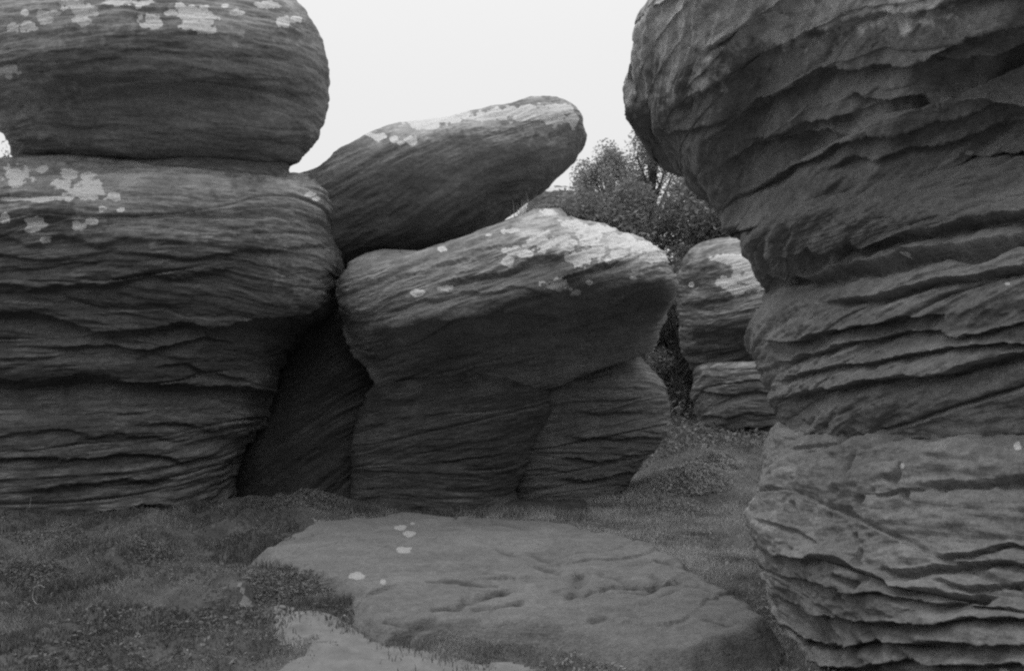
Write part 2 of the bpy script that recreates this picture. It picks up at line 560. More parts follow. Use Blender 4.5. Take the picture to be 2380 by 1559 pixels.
# ------------------------------------------------------------------ ground
xs = np.concatenate([-np.geomspace(500, 9, 30), np.linspace(-8.6, -5.2, 22), np.arange(-5, 5.01, 0.035), np.linspace(5.2, 8.6, 22), np.geomspace(9, 500, 30)])
ys = np.concatenate([-np.geomspace(500, 2, 18), np.linspace(-1, 3.2, 12), np.arange(3.4, 8, .035), np.arange(8, 14, .05), np.linspace(14.2, 30, 70), np.geomspace(32, 900, 40)])
GX, GY = np.meshgrid(xs, ys)
gxf, gyf = GX.ravel(), GY.ravel()
gzf = gz(gxf, gyf)
near = (np.abs(gxf) < 6) & (gyf > 3) & (gyf < 15)
gzf[near] += 0.012 * fbm(gxf[near] * 9, gyf[near] * 9, gxf[near] * 0, 3, 91)
def in_poly(px, py, poly):
    r = np.zeros(px.shape, bool)
    n = len(poly)
    for i in range(n):
        x0, y0 = poly[i]; x1, y1 = poly[(i + 1) % n]
        c_ = ((y0 > py) != (y1 > py))
        xc = (x1 - x0) * (py - y0) / (y1 - y0 + 1e-12) + x0
        r ^= c_ & (px < xc)
    return r


def edge_dist(px, py, poly):
    d = np.full(px.shape, 1e9)
    n = len(poly)
    for i in range(n):
        x0, y0 = poly[i]; x1, y1 = poly[(i + 1) % n]
        dx, dy = x1 - x0, y1 - y0
        t = np.clip(((px - x0) * dx + (py - y0) * dy) / (dx * dx + dy * dy), 0, 1)
        d = np.minimum(d, np.hypot(px - x0 - t * dx, py - y0 - t * dy))
    return d


slab_uv = [(745, 1222), (820, 1212), (870, 1209), (930, 1196), (1000, 1204), (1060, 1212), (1180, 1214), (1330, 1228), (1450, 1262),
           (1530, 1292), (1575, 1310), (1605, 1340), (1660, 1362), (1712, 1400), (1752, 1438), (1780, 1472), (1752, 1505),
           (1690, 1532), (1610, 1545), (1500, 1532), (1400, 1500), (1300, 1474), (1150, 1466), (1010, 1456), (910, 1478),
           (850, 1450), (815, 1400), (812, 1372), (720, 1350), (640, 1325), (605, 1292), (650, 1262), (700, 1242)]
SLAB = np.stack(ground_at([p[0] for p in slab_uv], [p[1] for p in slab_uv], 0.05), 1)
g_ins = np.where(in_poly(gxf, gyf, SLAB), 1, -1) * edge_dist(gxf, gyf, SLAB)
gzd = gzf - 0.35 * sstep(0.04, 0.2, g_ins)       # the bed the slab lies in
nyy, nxx = GX.shape
gi = np.arange(nyy * nxx).reshape(nyy, nxx)
GF = np.stack([gi[:-1, :-1], gi[:-1, 1:], gi[1:, 1:], gi[1:, :-1]], -1).reshape(-1, 4)
M_ground = plain_material("turf_soil", 0.06, 0.13, 5, 0.6)
g_ob = mesh_np("ground", np.stack([gxf, gyf, gzd], 1), GF, M_ground, True, origin=(0, 0, 0))
tag(g_ob, kind="structure")


# worn sandy path: a sheet lying on the ground
path_uv = [(540, 1385), (640, 1400), (740, 1440), (850, 1470), (920, 1492), (1010, 1500), (1120, 1530), (1250, 1562),
           (1500, 1640), (900, 1640), (500, 1640), (300, 1600), (600, 1560), (700, 1520), (600, 1440)]
PATH = np.stack(ground_at([p[0] for p in path_uv], [p[1] for p in path_uv]), 1)
sel = in_poly(gxf, gyf, PATH + 0) & near
e = edge_dist(gxf, gyf, PATH)
keep = near & (g_ins < .04) & (np.where(sel, 1, -1) * e + 0.12 * fbm(gxf * 2.5, gyf * 2.5, gxf * 0, 3, 17) > 0.0)
fk = keep[GF].all(1)
used = np.unique(GF[fk])
re = np.full(len(gxf), -1); re[used] = np.arange(len(used))
M_path = plain_material("worn_sandy_earth", 0.15, 0.23, 9, 0.3)
p_ob = mesh_np("dirt_path", np.stack([gxf, gyf, gzf + 0.006], 1)[used], re[GF[fk]], M_path, True, origin=(0, 0, 0))
tag(p_ob, kind="structure")

# ------------------------------------------------------------------ flat slab in the turf
sx = np.arange(SLAB[:, 0].min() - .3, SLAB[:, 0].max() + .3, 0.014)
sy_ = np.concatenate([np.arange(SLAB[:, 1].min() - .3, 8, 0.016), np.arange(8, SLAB[:, 1].max() + .3, 0.03)])
SX, SY = np.meshgrid(sx, sy_)
sxf, syf = SX.ravel(), SY.ravel()
ins = np.where(in_poly(sxf, syf, SLAB), 1, -1) * edge_dist(sxf, syf, SLAB)
ins = ins + 0.05 * fbm(sxf * 2.2, syf * 2.2, sxf * 0, 3, 5)
rise = 0.17 * sstep(-0.10, 0.10, ins) ** .7 - 0.06
rise = rise + 0.07 * sstep(0.3, 1.5, sxf) * sstep(7.5, 5.6, syf) * sstep(-.08, .12, ins)
sz_ = 0.012 * np.abs(fbm(sxf * 1.1 + syf * .5, syf * 3.2 - sxf * .9, sxf * 0, 4, 88)) + rise + 0.035 * fbm(sxf * .8, syf * .8, sxf * 0, 3, 6) + 0.010 * fbm(sxf * 1.5 + syf * .8, syf * 6, sxf * 0, 3, 8)
sz_ = sz_ + 0.0025 * fbm(sxf * 14, syf * 14, sxf * 0, 3, 10)
SPt = np.stack([sxf, syf, sz_], 1)
su, sv = project(SPt)


def crack(pts, A, w):
    pts = np.array(pts, float)
    dmin = np.full(len(su), 1e9)
    wu = su + 7 * vn(su / 25, sv / 14, su * 0, 71); wv = sv + 4 * vn(su / 22, sv / 12, su * 0 + 4, 72)
    for (x0, y0), (x1, y1) in zip(pts[:-1], pts[1:]):
        dx, dy = x1 - x0, (y1 - y0) * 2.5
        t = np.clip(((wu - x0) * dx + (wv - y0) * 2.5 * dy) / (dx * dx + dy * dy), 0, 1)
        dmin = np.minimum(dmin, np.hypot(wu - x0 - t * dx, (wv - y0) * 2.5 - t * dy))
    return -A * np.exp(-(dmin / w) ** 2) * (0.65 + 0.5 * vn(su / 30, sv / 15, su * 0 + 9, 73))


crk = np.zeros(len(su))
tp = (sxf * .55 - syf * .8 + .9 * fbm(sxf * .45, syf * .45, sxf * 0, 3, 93)) * 1.15
td = np.abs(tp - np.round(tp)) / (np.hypot(*np.gradient(tp.reshape(SX.shape), sy_, sx)).ravel() + .2)
tm = np.clip(fbm(sxf * 1.1, syf * 1.1, sxf * 0 + np.round(tp) * 3, 2, 94) * 1.6 + .1, 0, 1)
sz_ = sz_ - .03 * tm * np.exp(-(td / .03) ** 2) + .025 * tm * sstep(0, .06, (tp - np.round(tp)))
crk = .75 * tm * np.exp(-(td / .022) ** 2)
for pts, A, w in (
        ([(1245, 1310), (1290, 1328), (1320, 1340), (1350, 1350)], .05, 9),
        ([(1380, 1322), (1410, 1335), (1440, 1345), (1480, 1360), (1530, 1357)], .045, 9),
        ([(1120, 1255), (1160, 1270), (1190, 1288)], .03, 7),
        ([(1240, 1285), (1275, 1305), (1300, 1312)], .03, 7),
        ([(1080, 1390), (1180, 1368), (1270, 1368), (1340, 1380), (1390, 1365), (1480, 1358), (1560, 1352), (1620, 1360)], .05, 8),
        ([(1340, 1380), (1330, 1355), (1350, 1330)], .05, 14),
        ([(1330, 1380), (1390, 1372)], .05, 14),
        ([(1580, 1345), (1620, 1362), (1660, 1380), (1700, 1376)], .045, 8),
        ([(1530, 1300), (1560, 1315), (1600, 1325)], .03, 7),
        ([(1500, 1335), (1540, 1340), (1520, 1362), (1480, 1378)], .035, 9),
        ([(1090, 1395), (1140, 1385), (1180, 1372)], .04, 8),
        ([(1010, 1418), (1060, 1410), (1085, 1395)], .05, 7),
        ([(1100, 1418), (1160, 1405), (1210, 1398)], .03, 8),
        ([(1130, 1330), (1200, 1345), (1270, 1350)], .02, 10),
        ([(1380, 1440), (1430, 1425), (1500, 1432)], .025, 12),
        ([(900, 1440), (940, 1452), (980, 1449)], .025, 7),
        ([(1640, 1435), (1700, 1448)], .02, 8),
        ([(1000, 1345), (1090, 1352), (1150, 1360)], .012, 12)):
    k_ = crack(pts, A * 1.7, w * 1.15); sz_ = sz_ + k_; crk = np.maximum(crk, -k_ / (A * 1.7))
# right-hand end undercut
SPt[:, 2] = sz_
keep = ins > -0.10
snx = len(sx)
si = np.arange(len(sxf)).reshape(len(sy_), snx)
SF = np.stack([si[:-1, :-1], si[:-1, 1:], si[1:, 1:], si[1:, :-1]], -1).reshape(-1, 4)
SF = SF[keep[SF].all(1)]
used = np.unique(SF); re = np.full(len(sxf), -1); re[used] = np.arange(len(used))
SVt = SPt[used].copy()
SF = re[SF]
lich_s = rosettes(SVt, [(930, 1224, 15, 6), (950, 1239, 13, 6), (941, 1276, 15, 7), (830, 1334, 17, 8), (891, 1350, 7, 5), (958, 1214, 5, 3)])
# skirt down and under: give the slab real thickness
ed = np.concatenate([SF[:, [0, 1]], SF[:, [1, 2]], SF[:, [2, 3]], SF[:, [3, 0]]])
key = np.sort(ed, 1); _, inv, cnt = np.unique(key, axis=0, return_inverse=True, return_counts=True)
be = ed[cnt[inv.ravel()] == 1]
bv = np.unique(be); bm_ = {int(a): i for i, a in enumerate(bv)}
low = SVt[bv].copy(); low[:, 2] = -0.35
nV = len(SVt)
skirt = np.array([[b, a, nV + bm_[int(a)], nV + bm_[int(b)]] for a, b in be])
slab = mesh_np("rock_slab", np.concatenate([SVt, low]), [SF, skirt], M_slab, True, {'lichen': np.concatenate([lich_s, np.zeros(len(low))]), 'soil': np.concatenate([crk[used], np.zeros(len(low))])})
tag(slab, "broad flat slab of pale rock lying level in the grass in the middle foreground", "rock")

# ------------------------------------------------------------------ left stack
pillar_secs = [
    (140, 352, 560, 400, .62), (-60, 362, 640, 418, .66), (-190, 380, 690, 436, .74), (-240, 395, 750, 440, .82), (-260, 420, 778, 456, .9),
    (-270, 460, 795, 484, .96), (-275, 520, 799, 530), (-275, 580, 800, 595, .99), (-270, 640, 796, 650, .95), (-265, 690, 786, 700, .9),
    (-260, 740, 755, 745, .84), (-260, 775, 705, 780, .82), (-260, 820, 670, 825, .8), (-260, 860, 648, 860, .77), (-260, 885, 642, 885, .70), (-260, 930, 625, 930, .68),
    (-265, 990, 600, 990, .66), (-270, 1040, 578, 1035, .63), (-275, 1100, 556, 1095, .60), (-280, 1180, 552, 1175, .62), (-285, 1290, 556, 1270, .66)]
pillar_lines = [
    ([(-50, 540), (60, 560), (140, 545), (230, 570), (330, 555), (450, 560)], .06, 30),
    ([(-50, 590), (120, 600), (260, 580), (420, 600), (600, 575), (780, 560)], .05, 25),
    ([(-50, 655), (60, 660), (170, 660), (300, 640), (420, 635), (560, 620)], .12, 45),
    ([(-50, 725), (70, 718), (160, 745), (240, 765), (330, 760), (420, 745), (540, 745), (700, 720), (775, 690)], .20, 40),
    ([(100, 800), (200, 803), (300, 812), (400, 800), (480, 780), (560, 790)], .13, 26),
    ([(340, 842), (420, 850), (500, 862), (600, 880)], .08, 22),
    ([(-50, 868), (100, 880), (200, 868), (300, 885), (420, 895), (560, 900), (650, 900)], .26, 55),
    ([(280, 975), (380, 982), (460, 990), (560, 985)], .08, 30),
    ([(-50, 1015), (100, 1000), (240, 1005), (330, 1010), (430, 1018)], .06, 25),
    ([(-50, 1060), (140, 1065), (300, 1050), (430, 1060), (520, 1055)], .10, 28),
    ([(60, 1145), (180, 1130), (300, 1120), (420, 1110)], .07, 22),
    ([(200, 1195), (260, 1180), (330, 1175), (390, 1180)], .12, 16),
    ([(-20, 1195), (30, 1200), (70, 1208)], .09, 14),
    ([(170, 1222), (230, 1218), (300, 1222), (390, 1236), (500, 1238)], .1, 12),
]
pillar_lichen = [(35, 405, 34, 17), (100, 392, 12, 8), (35, 428, 22, 10), (160, 402, 17, 10), (205, 408, 16, 7), (145, 425, 22, 12),
                 (205, 432, 24, 17), (180, 450, 42, 12), (105, 462, 60, 5), (35, 462, 30, 4), (263, 455, 17, 10), (85, 520, 20, 14), (70, 530, 14, 10),
                 (10, 505, 12, 12), (185, 525, 14, 10), (215, 515, 13, 8), (240, 485, 10, 6), (280, 487, 9, 5), (110, 558, 13, 8),
                 (720, 450, 18, 5), (735, 462, 9, 5)]
pillar = rock("rock_pillar", pillar_secs, 13.2, 2.5, M_left, 640, 760,
              dict(lines=1.25, seed=3, dip=(.03, 0.12), pack=.8, cross=.10, ledge=.85, mid=.04, soft=.06, fs=1.0, joint=.08, warp=.22), pillar_lines, pillar_lichen, n_exp=2.6, comp=.9, lit_bleach=[(700, 470, 140, 50), (200, 420, 420, 50), (740, 590, 90, 110), (450, 500, 250, 50)])
tag(pillar, "massive dark layered rock pillar at the left, carrying the rounded boulder on its top", "rock")

neck_secs = [(60, 330, 600, 345, .9), (30, 345, 664, 372), (24, 362, 676, 388), (20, 385, 677, 410), (15, 405, 678, 425), (15, 430, 676, 442), (20, 450, 660, 460)]
neck = rock("wedged_rock_slab", neck_secs, 13.2, 0.95, M_left, 60, 500, dict(seed=5, ledge=.5, soft=.03, joint=.02, warp=.1), (), (), n_exp=2.6, comp=.9)
tag(neck, "thin dark slab of rock wedged between the rounded boulder and the left pillar", "rock")

b_secs = [(230, -150, 380, -150), (110, -125, 470, -115), (30, -85, 540, -70), (-30, -40, 578, -30), (-62, 0, 606, 0), (-85, 28, 652, 24), (-100, 55, 702, 52),
          (-108, 90, 735, 86), (-110, 130, 750, 130, 1), (-105, 165, 760, 166, .97), (-92, 200, 767, 202, .91), (-66, 232, 767, 236, .83), (-34, 258, 761, 268, .75),
          (-4, 285, 752, 298, .72), (12, 310, 740, 328, .68), (20, 330, 722, 352, .64), (24, 345, 700, 374, .58), (30, 360, 676, 389, .5), (80, 378, 560, 395, .35)]
b_lines = [([(-50, 150), (100, 125), (250, 108), (400, 118), (520, 122), (700, 150)], .03, 22),
           ([(60, 205), (200, 185), (300, 180), (420, 190), (560, 178), (760, 200)], .035, 24),
           ([(180, 230), (300, 205), (450, 196), (600, 205), (765, 215)], .03, 24)]
b_lichen = [(192, 30, 27, 24), (172, 10, 26, 14), (105, 38, 18, 12), (125, 30, 14, 8), (65, 62, 18, 12), (30, 65, 14, 10), (350, 50, 21, 19), (425, 15, 22, 8), (400, 30, 14, 7), (330, 8, 22, 8),
            (445, 35, 26, 18), (485, 38, 24, 20), (460, 58, 30, 14), (480, 65, 26, 10), (268, 4, 34, 9), (545, 30, 11, 7), (525, 14, 8, 5), (658, 52, 14, 14),
            (690, 45, 18, 7), (620, 10, 26, 7), (25, 165, 20, 14), (20, 178, 10, 8), (560, 30, 8, 5), (60, 30, 10, 8)]
boulder = rock("balanced_boulder", b_secs, 13.2, 2.5, M_bould, 420, 760,
               dict(seed=8, dip=(0.02, 0.3), pack=1.3, cross=.08, ledge=.5, soft=.05, joint=.02, warp=.25, fine=.008), b_lines, b_lichen, n_exp=2.35, depth_pow=.8, comp=.8, lit_bleach=[(0, 100, 130, 260), (120, 10, 250, 70), (600, 20, 150, 60)])
tag(boulder, "huge smooth rounded boulder balanced on top of the left pillar, spotted with pale lichen", "boulder")

# ------------------------------------------------------------------ tilted boulder in the middle
t_secs = [(655, 440, 690, 560), (676, 415, 745, 610), (705, 400, 790, 640), (745, 383, 830, 640), (800, 336, 880, 622), (850, 309, 925, 612), (900, 291, 975, 600),
          (1000, 276, 1055, 585), (1100, 262, 1135, 545), (1170, 250, 1205, 492), (1212, 238, 1240, 458), (1250, 231, 1272, 428), (1290, 230, 1302, 402),
          (1318, 238, 1326, 380), (1336, 250, 1337, 362), (1346, 266, 1346, 346), (1352, 284, 1352, 330)]
t_lichen = [(980, 287, 45, 12), (1040, 275, 50, 8), (1150, 262, 80, 10), (1210, 262, 50, 16), (1290, 262, 34, 26), (880, 318, 14, 9), (955, 324, 14, 9), (1000, 292, 24, 7), (915, 322, 12, 7),
            (1120, 270, 40, 9), (860, 312, 14, 5), (930, 330, 8, 5), (1330, 280, 12, 16)]
tilted = rock("tilted_boulder", t_secs, 14.6, 1.9, M_tilt, 420, 420,
              dict(seed=14, dip=(.42, 0), pack=1.6, cross=.07, ledge=.45, mid=.03, soft=.07, joint=.015, warp=.12, fine=.009), (), t_lichen, n_exp=2.3, depth_pow=.6, comp=.8, skew=.28, lit_bleach=[(1290, 270, 90, 50), (1130, 275, 180, 30), (950, 300, 90, 25)])
tag(tilted, "smooth elongated boulder tilted up to the right against the sky, resting on the centre rock", "boulder")

# ------------------------------------------------------------------ centre rock: cap, pedestal and ledge block
ctr = empty("mushroom_rock", (0.3, 12.8, 0))
tag(ctr, "large overhanging lichen-patched rock in the centre, dark hollow beneath it", "rock")
cap_secs = [(790, 640, 795, 760, .3), (820, 606, 845, 850, .5), (862, 588, 905, 915, .66), (900, 579, 965, 940, .75), (960, 572, 1045, 950, .84), (1060, 556, 1145, 940, .93), (1130, 532, 1220, 925, .98), (1200, 506, 1290, 895),
            (1262, 488, 1348, 872), (1330, 508, 1400, 856, 1.0), (1400, 519, 1450, 840), (1460, 536, 1480, 826), (1492, 550, 1500, 812), (1512, 568, 1512, 795), (1524, 592, 1520, 768), (1532, 622, 1528, 730)]
cap_lines = [([(1000, 672), (1100, 640), (1180, 625), (1250, 600), (1330, 590)], .10, 24),
             ([(1270, 660), (1320, 632), (1400, 612), (1470, 600)], .12, 22),
             ([(870, 720), (1000, 700), (1100, 672), (1200, 665), (1290, 690)], .05, 22),
             ([(860, 770), (1000, 745), (1150, 725), (1300, 742), (1420, 700), (1552, 650)], .20, 60),
             ([(1380, 690), (1450, 665), (1550, 640)], .08, 20),
             ([(880, 650), (960, 630), (1080, 600), (1200, 560)], .05, 20)]
cap_lichen = [(1272, 493, 20, 7), (1370, 535, 34, 18), (1360, 555, 26, 14), (1390, 578, 24, 20), (1345, 603, 26, 16), (1365, 590, 18, 12), (1292, 661, 26, 14), (1337, 678, 10, 7),
              (1448, 560, 30, 16), (1490, 575, 30, 18), (1525, 600, 18, 18), (1330, 520, 30, 8), (1260, 565, 44, 14), (1200, 585, 34, 10), (1180, 605, 14, 10), (1190, 535, 22, 6), (1245, 540, 26, 8),
              (1410, 530, 26, 8), (1300, 555, 24, 12), (972, 679, 16, 8), (1040, 668, 20, 7), (1027, 577, 11, 7), (1440, 590, 16, 10), (1135, 545, 6, 3), (1372, 655, 7, 5), (1470, 645, 8, 5), (1320, 575, 14, 8), (1415, 605, 12, 7)]
cap_ob = rock("overhanging_cap", cap_secs, 13.1, 2.3, M_mid, 620, 620,
              dict(seed=21, dip=(.36, 0.05), pack=.9, cross=.10, ledge=.75, soft=.05, joint=.05, warp=.16), cap_lines, cap_lichen, n_exp=2.4, parent=ctr, depth_pow=.35, comp=.7, skew=.1, under=.9, lit_bleach=[(1400, 545, 150, 40), (1260, 520, 60, 30), (1490, 580, 70, 45)])
ped_secs = [(1150, 780, 1440, 760, .3), (1150, 830, 1500, 830, .5), (1150, 870, 1530, 870, .75), (1150, 900, 1548, 896, .9), (1150, 930, 1556, 925, .97), (1150, 985, 1552, 990, 1), (1150, 1040, 1530, 1045, 1), (1150, 1090, 1490, 1090), (1150, 1140, 1462, 1140), (1150, 1215, 1455, 1215), (1150, 1260, 1450, 1260)]
ped_lines = [([(1280, 905), (1400, 900), (1550, 890)], .05, 18), ([(1290, 960), (1400, 965), (1550, 950)], .07, 18), ([(1290, 1010), (1400, 1022), (1550, 1005)], .08, 20),
             ([(1290, 1060), (1400, 1068), (1500, 1052)], .10, 22), ([(1290, 1105), (1380, 1112), (1480, 1095)], .12, 25)]
ped = rock("pedestal", ped_secs, 14.2, 1.0, M_foot, 360, 620,
           dict(seed=27, dip=(.06, 0), pack=.5, cross=.12, ledge=.9, soft=.04, joint=.05, fs=1.7, warp=.1), ped_lines, (), n_exp=2.6, parent=ctr)
blk_secs = [(980, 840, 1150, 838, .4), (900, 862, 1250, 858, .7), (870, 885, 1280, 884, .85), (850, 915, 1290, 908, .97), (840, 950, 1282, 952, .97), (830, 1000, 1252, 1005, .94), (820, 1060, 1225, 1065, .93), (810, 1130, 1195, 1130, .95), (800, 1230, 1180, 1230, 1)]
blk = rock("ledge_block", blk_secs, 13.5, 1.1, M_shaded, 300, 360,
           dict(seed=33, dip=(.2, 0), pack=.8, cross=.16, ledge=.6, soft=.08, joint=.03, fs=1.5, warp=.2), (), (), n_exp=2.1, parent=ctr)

# rock flank seen in the gap behind the pillar
gap_secs = [(700, 560, 860, 560), (690, 700, 880, 700), (655, 810, 890, 800), (634, 870, 900, 860), (625, 905, 900, 900), (575, 980, 900, 960), (520, 1060, 900, 1060), (500, 1230, 900, 1230)]
gap = rock("rock_flank", gap_secs, 14.8, 1.15, M_shaded, 200, 160, dict(seed=35, dip=(.7, 0), pack=.7, cross=.1, ledge=.8, soft=.05, joint=.04, fs=1.5), (), (), n_exp=2.4)
tag(gap, "narrow dark rock flank in the gap between the left pillar and the centre rock", "rock")

# ------------------------------------------------------------------ rocks at the back
br_up = [(1690, 556, 1740, 552, .4), (1640, 566, 1790, 560, .62), (1604, 590, 1830, 584, .85), (1582, 625, 1860, 615), (1572, 680, 1880, 680), (1574, 740, 1890, 740), (1580, 790, 1880, 795, .85), (1600, 840, 1870, 845, .7), (1620, 870, 1840, 872, .6)]
back_up = rock("back_boulder", br_up, 19.5, 2.2, M_back, 260, 260, dict(seed=41, dip=(.3, .2), pack=1.4, cross=.05, ledge=.5, soft=.06, joint=.02, fs=1.2),
               [([(1580, 700), (1700, 690), (1800, 670)], .08, 30), ([(1580, 770), (1700, 760), (1800, 745)], .2, 60)],
               [(1730, 610, 36, 18), (1745, 640, 40, 22), (1760, 660, 30, 16), (1700, 655, 26, 12), (1690, 600, 30, 8), (1720, 675, 24, 9), (1765, 625, 22, 22), (1605, 660, 6, 5)], n_exp=2.1, comp=.9, lit_bleach=[(1760, 630, 90, 80)])
tag(back_up, "lichen-whitened rounded boulder at the back, seen between the centre rock and the right cliff", "boulder")
br_lo = [(1640, 846, 1860, 846), (1614, 862, 1880, 862), (1608, 890, 1890, 890), (1612, 940, 1890, 940), (1618, 980, 1890, 980), (1640, 1010, 1880, 1012), (1650, 1060, 1880, 1060)]
back_lo = rock("back_block", br_lo, 18.4, 1.9, M_back, 140, 260, dict(seed=44, dip=(.02, 0), pack=.8, cross=.12, ledge=.7, soft=.05, joint=.08, fs=.9),
               [([(1600, 910), (1700, 912), (1850, 910)], .1, 16), ([(1600, 960), (1700, 968), (1850, 962)], .08, 14), ([(1620, 992), (1740, 998), (1860, 985)], .12, 20), ([(1690, 885), (1770, 880), (1850, 872)], .07, 12)],
               (), n_exp=3)
tag(back_lo, "low block of cracked horizontal beds beneath the lichen-whitened boulder at the back", "rock")
far_secs = [(1265, 436, 1320, 433), (1235, 446, 1365, 441), (1225, 475, 1400, 475), (1220, 560, 1420, 560)]
far = rock("far_outcrop", far_secs, 31, 2.5, M_back, 60, 90, dict(seed=48, dip=(.1, 0), ledge=.6, soft=.05), (), [(1270, 436, 20, 8), (1330, 438, 30, 5)], n_exp=2.5, comp=1)
tag(far, "pale rock top just showing under the raised end of the tilted boulder", "rock")

# ------------------------------------------------------------------ right cliff
cliff = empty("rock_cliff", (5.2, 6.6, -.2))
tag(cliff, "towering overhanging cliff of tilted rock layers filling the right side of the photo", "cliff")
RO = 3400
up_secs = [(2100, -420, 3000, -420, .35), (1800, -300, RO, -300, .48), (1660, -120, RO, -120, .62), (1600, -40, RO, -40, .72), (1568, 2, RO, 2, .77), (1530, 42, RO, 42, .82), (1496, 96, RO, 96, .88), (1470, 140, RO, 140, .93), (1456, 182, RO, 182, .97),
           (1458, 232, RO, 232, 1), (1474, 260, RO, 260, 1), (1498, 288, RO, 288, .99), (1516, 322, RO, 322, .97), (1556, 358, RO, 358, .94), (1600, 402, RO, 402, .9), (1640, 432, RO, 432, .87),
           (1674, 462, RO, 462, .85), (1690, 478, RO, 478, .86), (1698, 492, RO, 492, .89), (1701, 506, RO, 506, .9), (1718, 520, RO, 520, .84), (1742, 548, RO, 548, .8), (1775, 590, RO, 590, .78), (1800, 640, RO, 640, .76)]
up_lines = [
    ([(1600, 130), (1680, 90), (1750, 40), (1820, 0), (1900, -60)], .13, 35),
    ([(1540, 260), (1620, 215), (1700, 165), (1800, 130), (1900, 90), (2050, 40), (2379, -40)], .08, 30),
    ([(1630, 330), (1720, 290), (1800, 240), (1880, 200), (2000, 165), (2140, 130), (2250, 60), (2400, 20)], .14, 40),
    ([(1540, 320), (1580, 300), (1640, 290), (1700, 270)], .08, 30),
    ([(1700, 350), (1800, 330), (1900, 290), (2000, 260)], .13, 38),
    ([(2130, 115), (2180, 130), (2240, 125), (2400, 100)], .22, 55),
    ([(1960, 230), (2050, 220), (2140, 215), (2220, 205)], .16, 30),
    ([(1640, 390), (1760, 360), (1860, 335), (1960, 300)], .10, 25),
    ([(1690, 462), (1790, 420), (1880, 370), (1960, 335), (2060, 310), (2200, 300), (2400, 230)], .12, 24),
    ([(1900, 395), (2050, 360), (2180, 345), (2400, 300)], .08, 20),
    ([(2050, 430), (2200, 400), (2400, 350)], .10, 26),
    ([(2140, 465), (2250, 450), (2400, 410)], .12, 28),
    ([(1690, 512), (1800, 508), (1870, 492), (1960, 470), (2050, 480), (2200, 470), (2400, 440)], .50, 95, .3),
]
up_lichen_lit = [(1530, 90, 26, 40), (1570, 50, 30, 30), (1610, 20, 30, 20), (1500, 130, 14, 26), (1640, 60, 20, 12), (1850, 10, 40, 14), (1800, 40, 26, 10), (1560, 60, 22, 6), (1538, 90, 16, 6), (1600, 30, 20, 5), (2255, 356, 8, 5), (2365, 375, 8, 4)]  # large rim blobs: pale lichen plus the rim's sky light painted in
M_right_up = rock_material("gritstone_right_upper", 0.23, (0, math.radians(24), 0), 7, 0.4, film=.2, gain=2.0)
up_ob = rock("upper_tier", up_secs, 5.6, 2.6, M_right_up, 620, 760,
             dict(lines=1.15, wb=.75, seed=52, dip=(.30, -.42), pack=.8, cross=.2, ledge=.5, mid=.045, soft=.13, joint=.04, fs=2.0, warp=.2, fine=.014, rough=.008, pits=.015), up_lines, up_lichen_lit,
             n_exp=2.2, parent=cliff, depth_pow=.3, tilt=(0.02, 0), front_share=.8, fix_right=False,
             lit_bleach=[(1560, 80, 110, 120), (1480, 170, 40, 70), (1700, 10, 160, 60), (1950, 0, 220, 70), (1780, 60, 110, 40)])
mid_secs = [(1850, 500, RO, 500, .5), (1765, 545, RO, 545, .58), (1745, 575, RO, 575, .64), (1756, 620, RO, 620, .72), (1774, 652, RO, 650, .82), (1786, 672, RO, 672, .92), (1782, 694, RO, 692), (1778, 712, RO, 712), (1762, 740, RO, 740), (1748, 765, RO, 765), (1745, 790, RO, 790),
            (1750, 815, RO, 815), (1760, 835, RO, 835, .98), (1768, 865, RO, 865, .96), (1774, 900, RO, 900, .95), (1786, 935, RO, 935, .93), (1806, 965, RO, 965, .9), (1835, 1000, RO, 1000, .85)]
mid_lines = [
    ([(1760, 600), (1860, 590), (1950, 575), (2100, 540), (2400, 480)], .12, 28),
    ([(1770, 650), (1870, 640), (1960, 615), (2100, 585), (2250, 560), (2400, 520)], .16, 26),
    ([(1900, 700), (2050, 680), (2150, 650), (2400, 605)], .10, 24),
    ([(1760, 790), (1850, 790), (1950, 762), (2080, 740), (2200, 735)], .12, 26),
    ([(1770, 850), (1860, 820), (1960, 800), (2100, 770), (2200, 780), (2400, 740)], .08, 18),
    ([(1780, 880), (1900, 850), (2050, 830), (2200, 800), (2400, 800)], .08, 18),
    ([(1790, 925), (1900, 900), (2050, 870), (2200, 862), (2400, 815)], .14, 40),
]
mid_ob = rock("middle_tier", mid_secs, 5.5, 2.6, M_right, 460, 720,
              dict(lines=1.15, wb=.75, seed=57, dip=(.15, -.16), pack=.5, cross=.18, ledge=.5, mid=.045, soft=.05, joint=.05, fs=2.2, warp=.1, rough=.012, pits=.035), mid_lines, [(2112, 592, 10, 6), (2340, 658, 5, 5)],
              n_exp=2.2, parent=cliff, depth_pow=.3, tilt=(.05, 0), front_share=.8, fix_right=False)
lo_secs = [(1930, 940, RO, 940, .9), (1850, 985, RO, 985, .95), (1815, 1005, RO, 1005, .98), (1800, 1030, RO, 1030), (1788, 1055, RO, 1055), (1776, 1100, RO, 1100), (1764, 1150, RO, 1150), (1752, 1180, RO, 1180), (1745, 1198, RO, 1198),
           (1746, 1225, RO, 1225), (1756, 1250, RO, 1250), (1758, 1285, RO, 1285), (1770, 1320, RO, 1320), (1782, 1360, RO, 1360), (1780, 1420, RO, 1420), (1768, 1500, RO, 1500), (1750, 1560, RO, 1560), (1700, 1700, RO, 1700)]
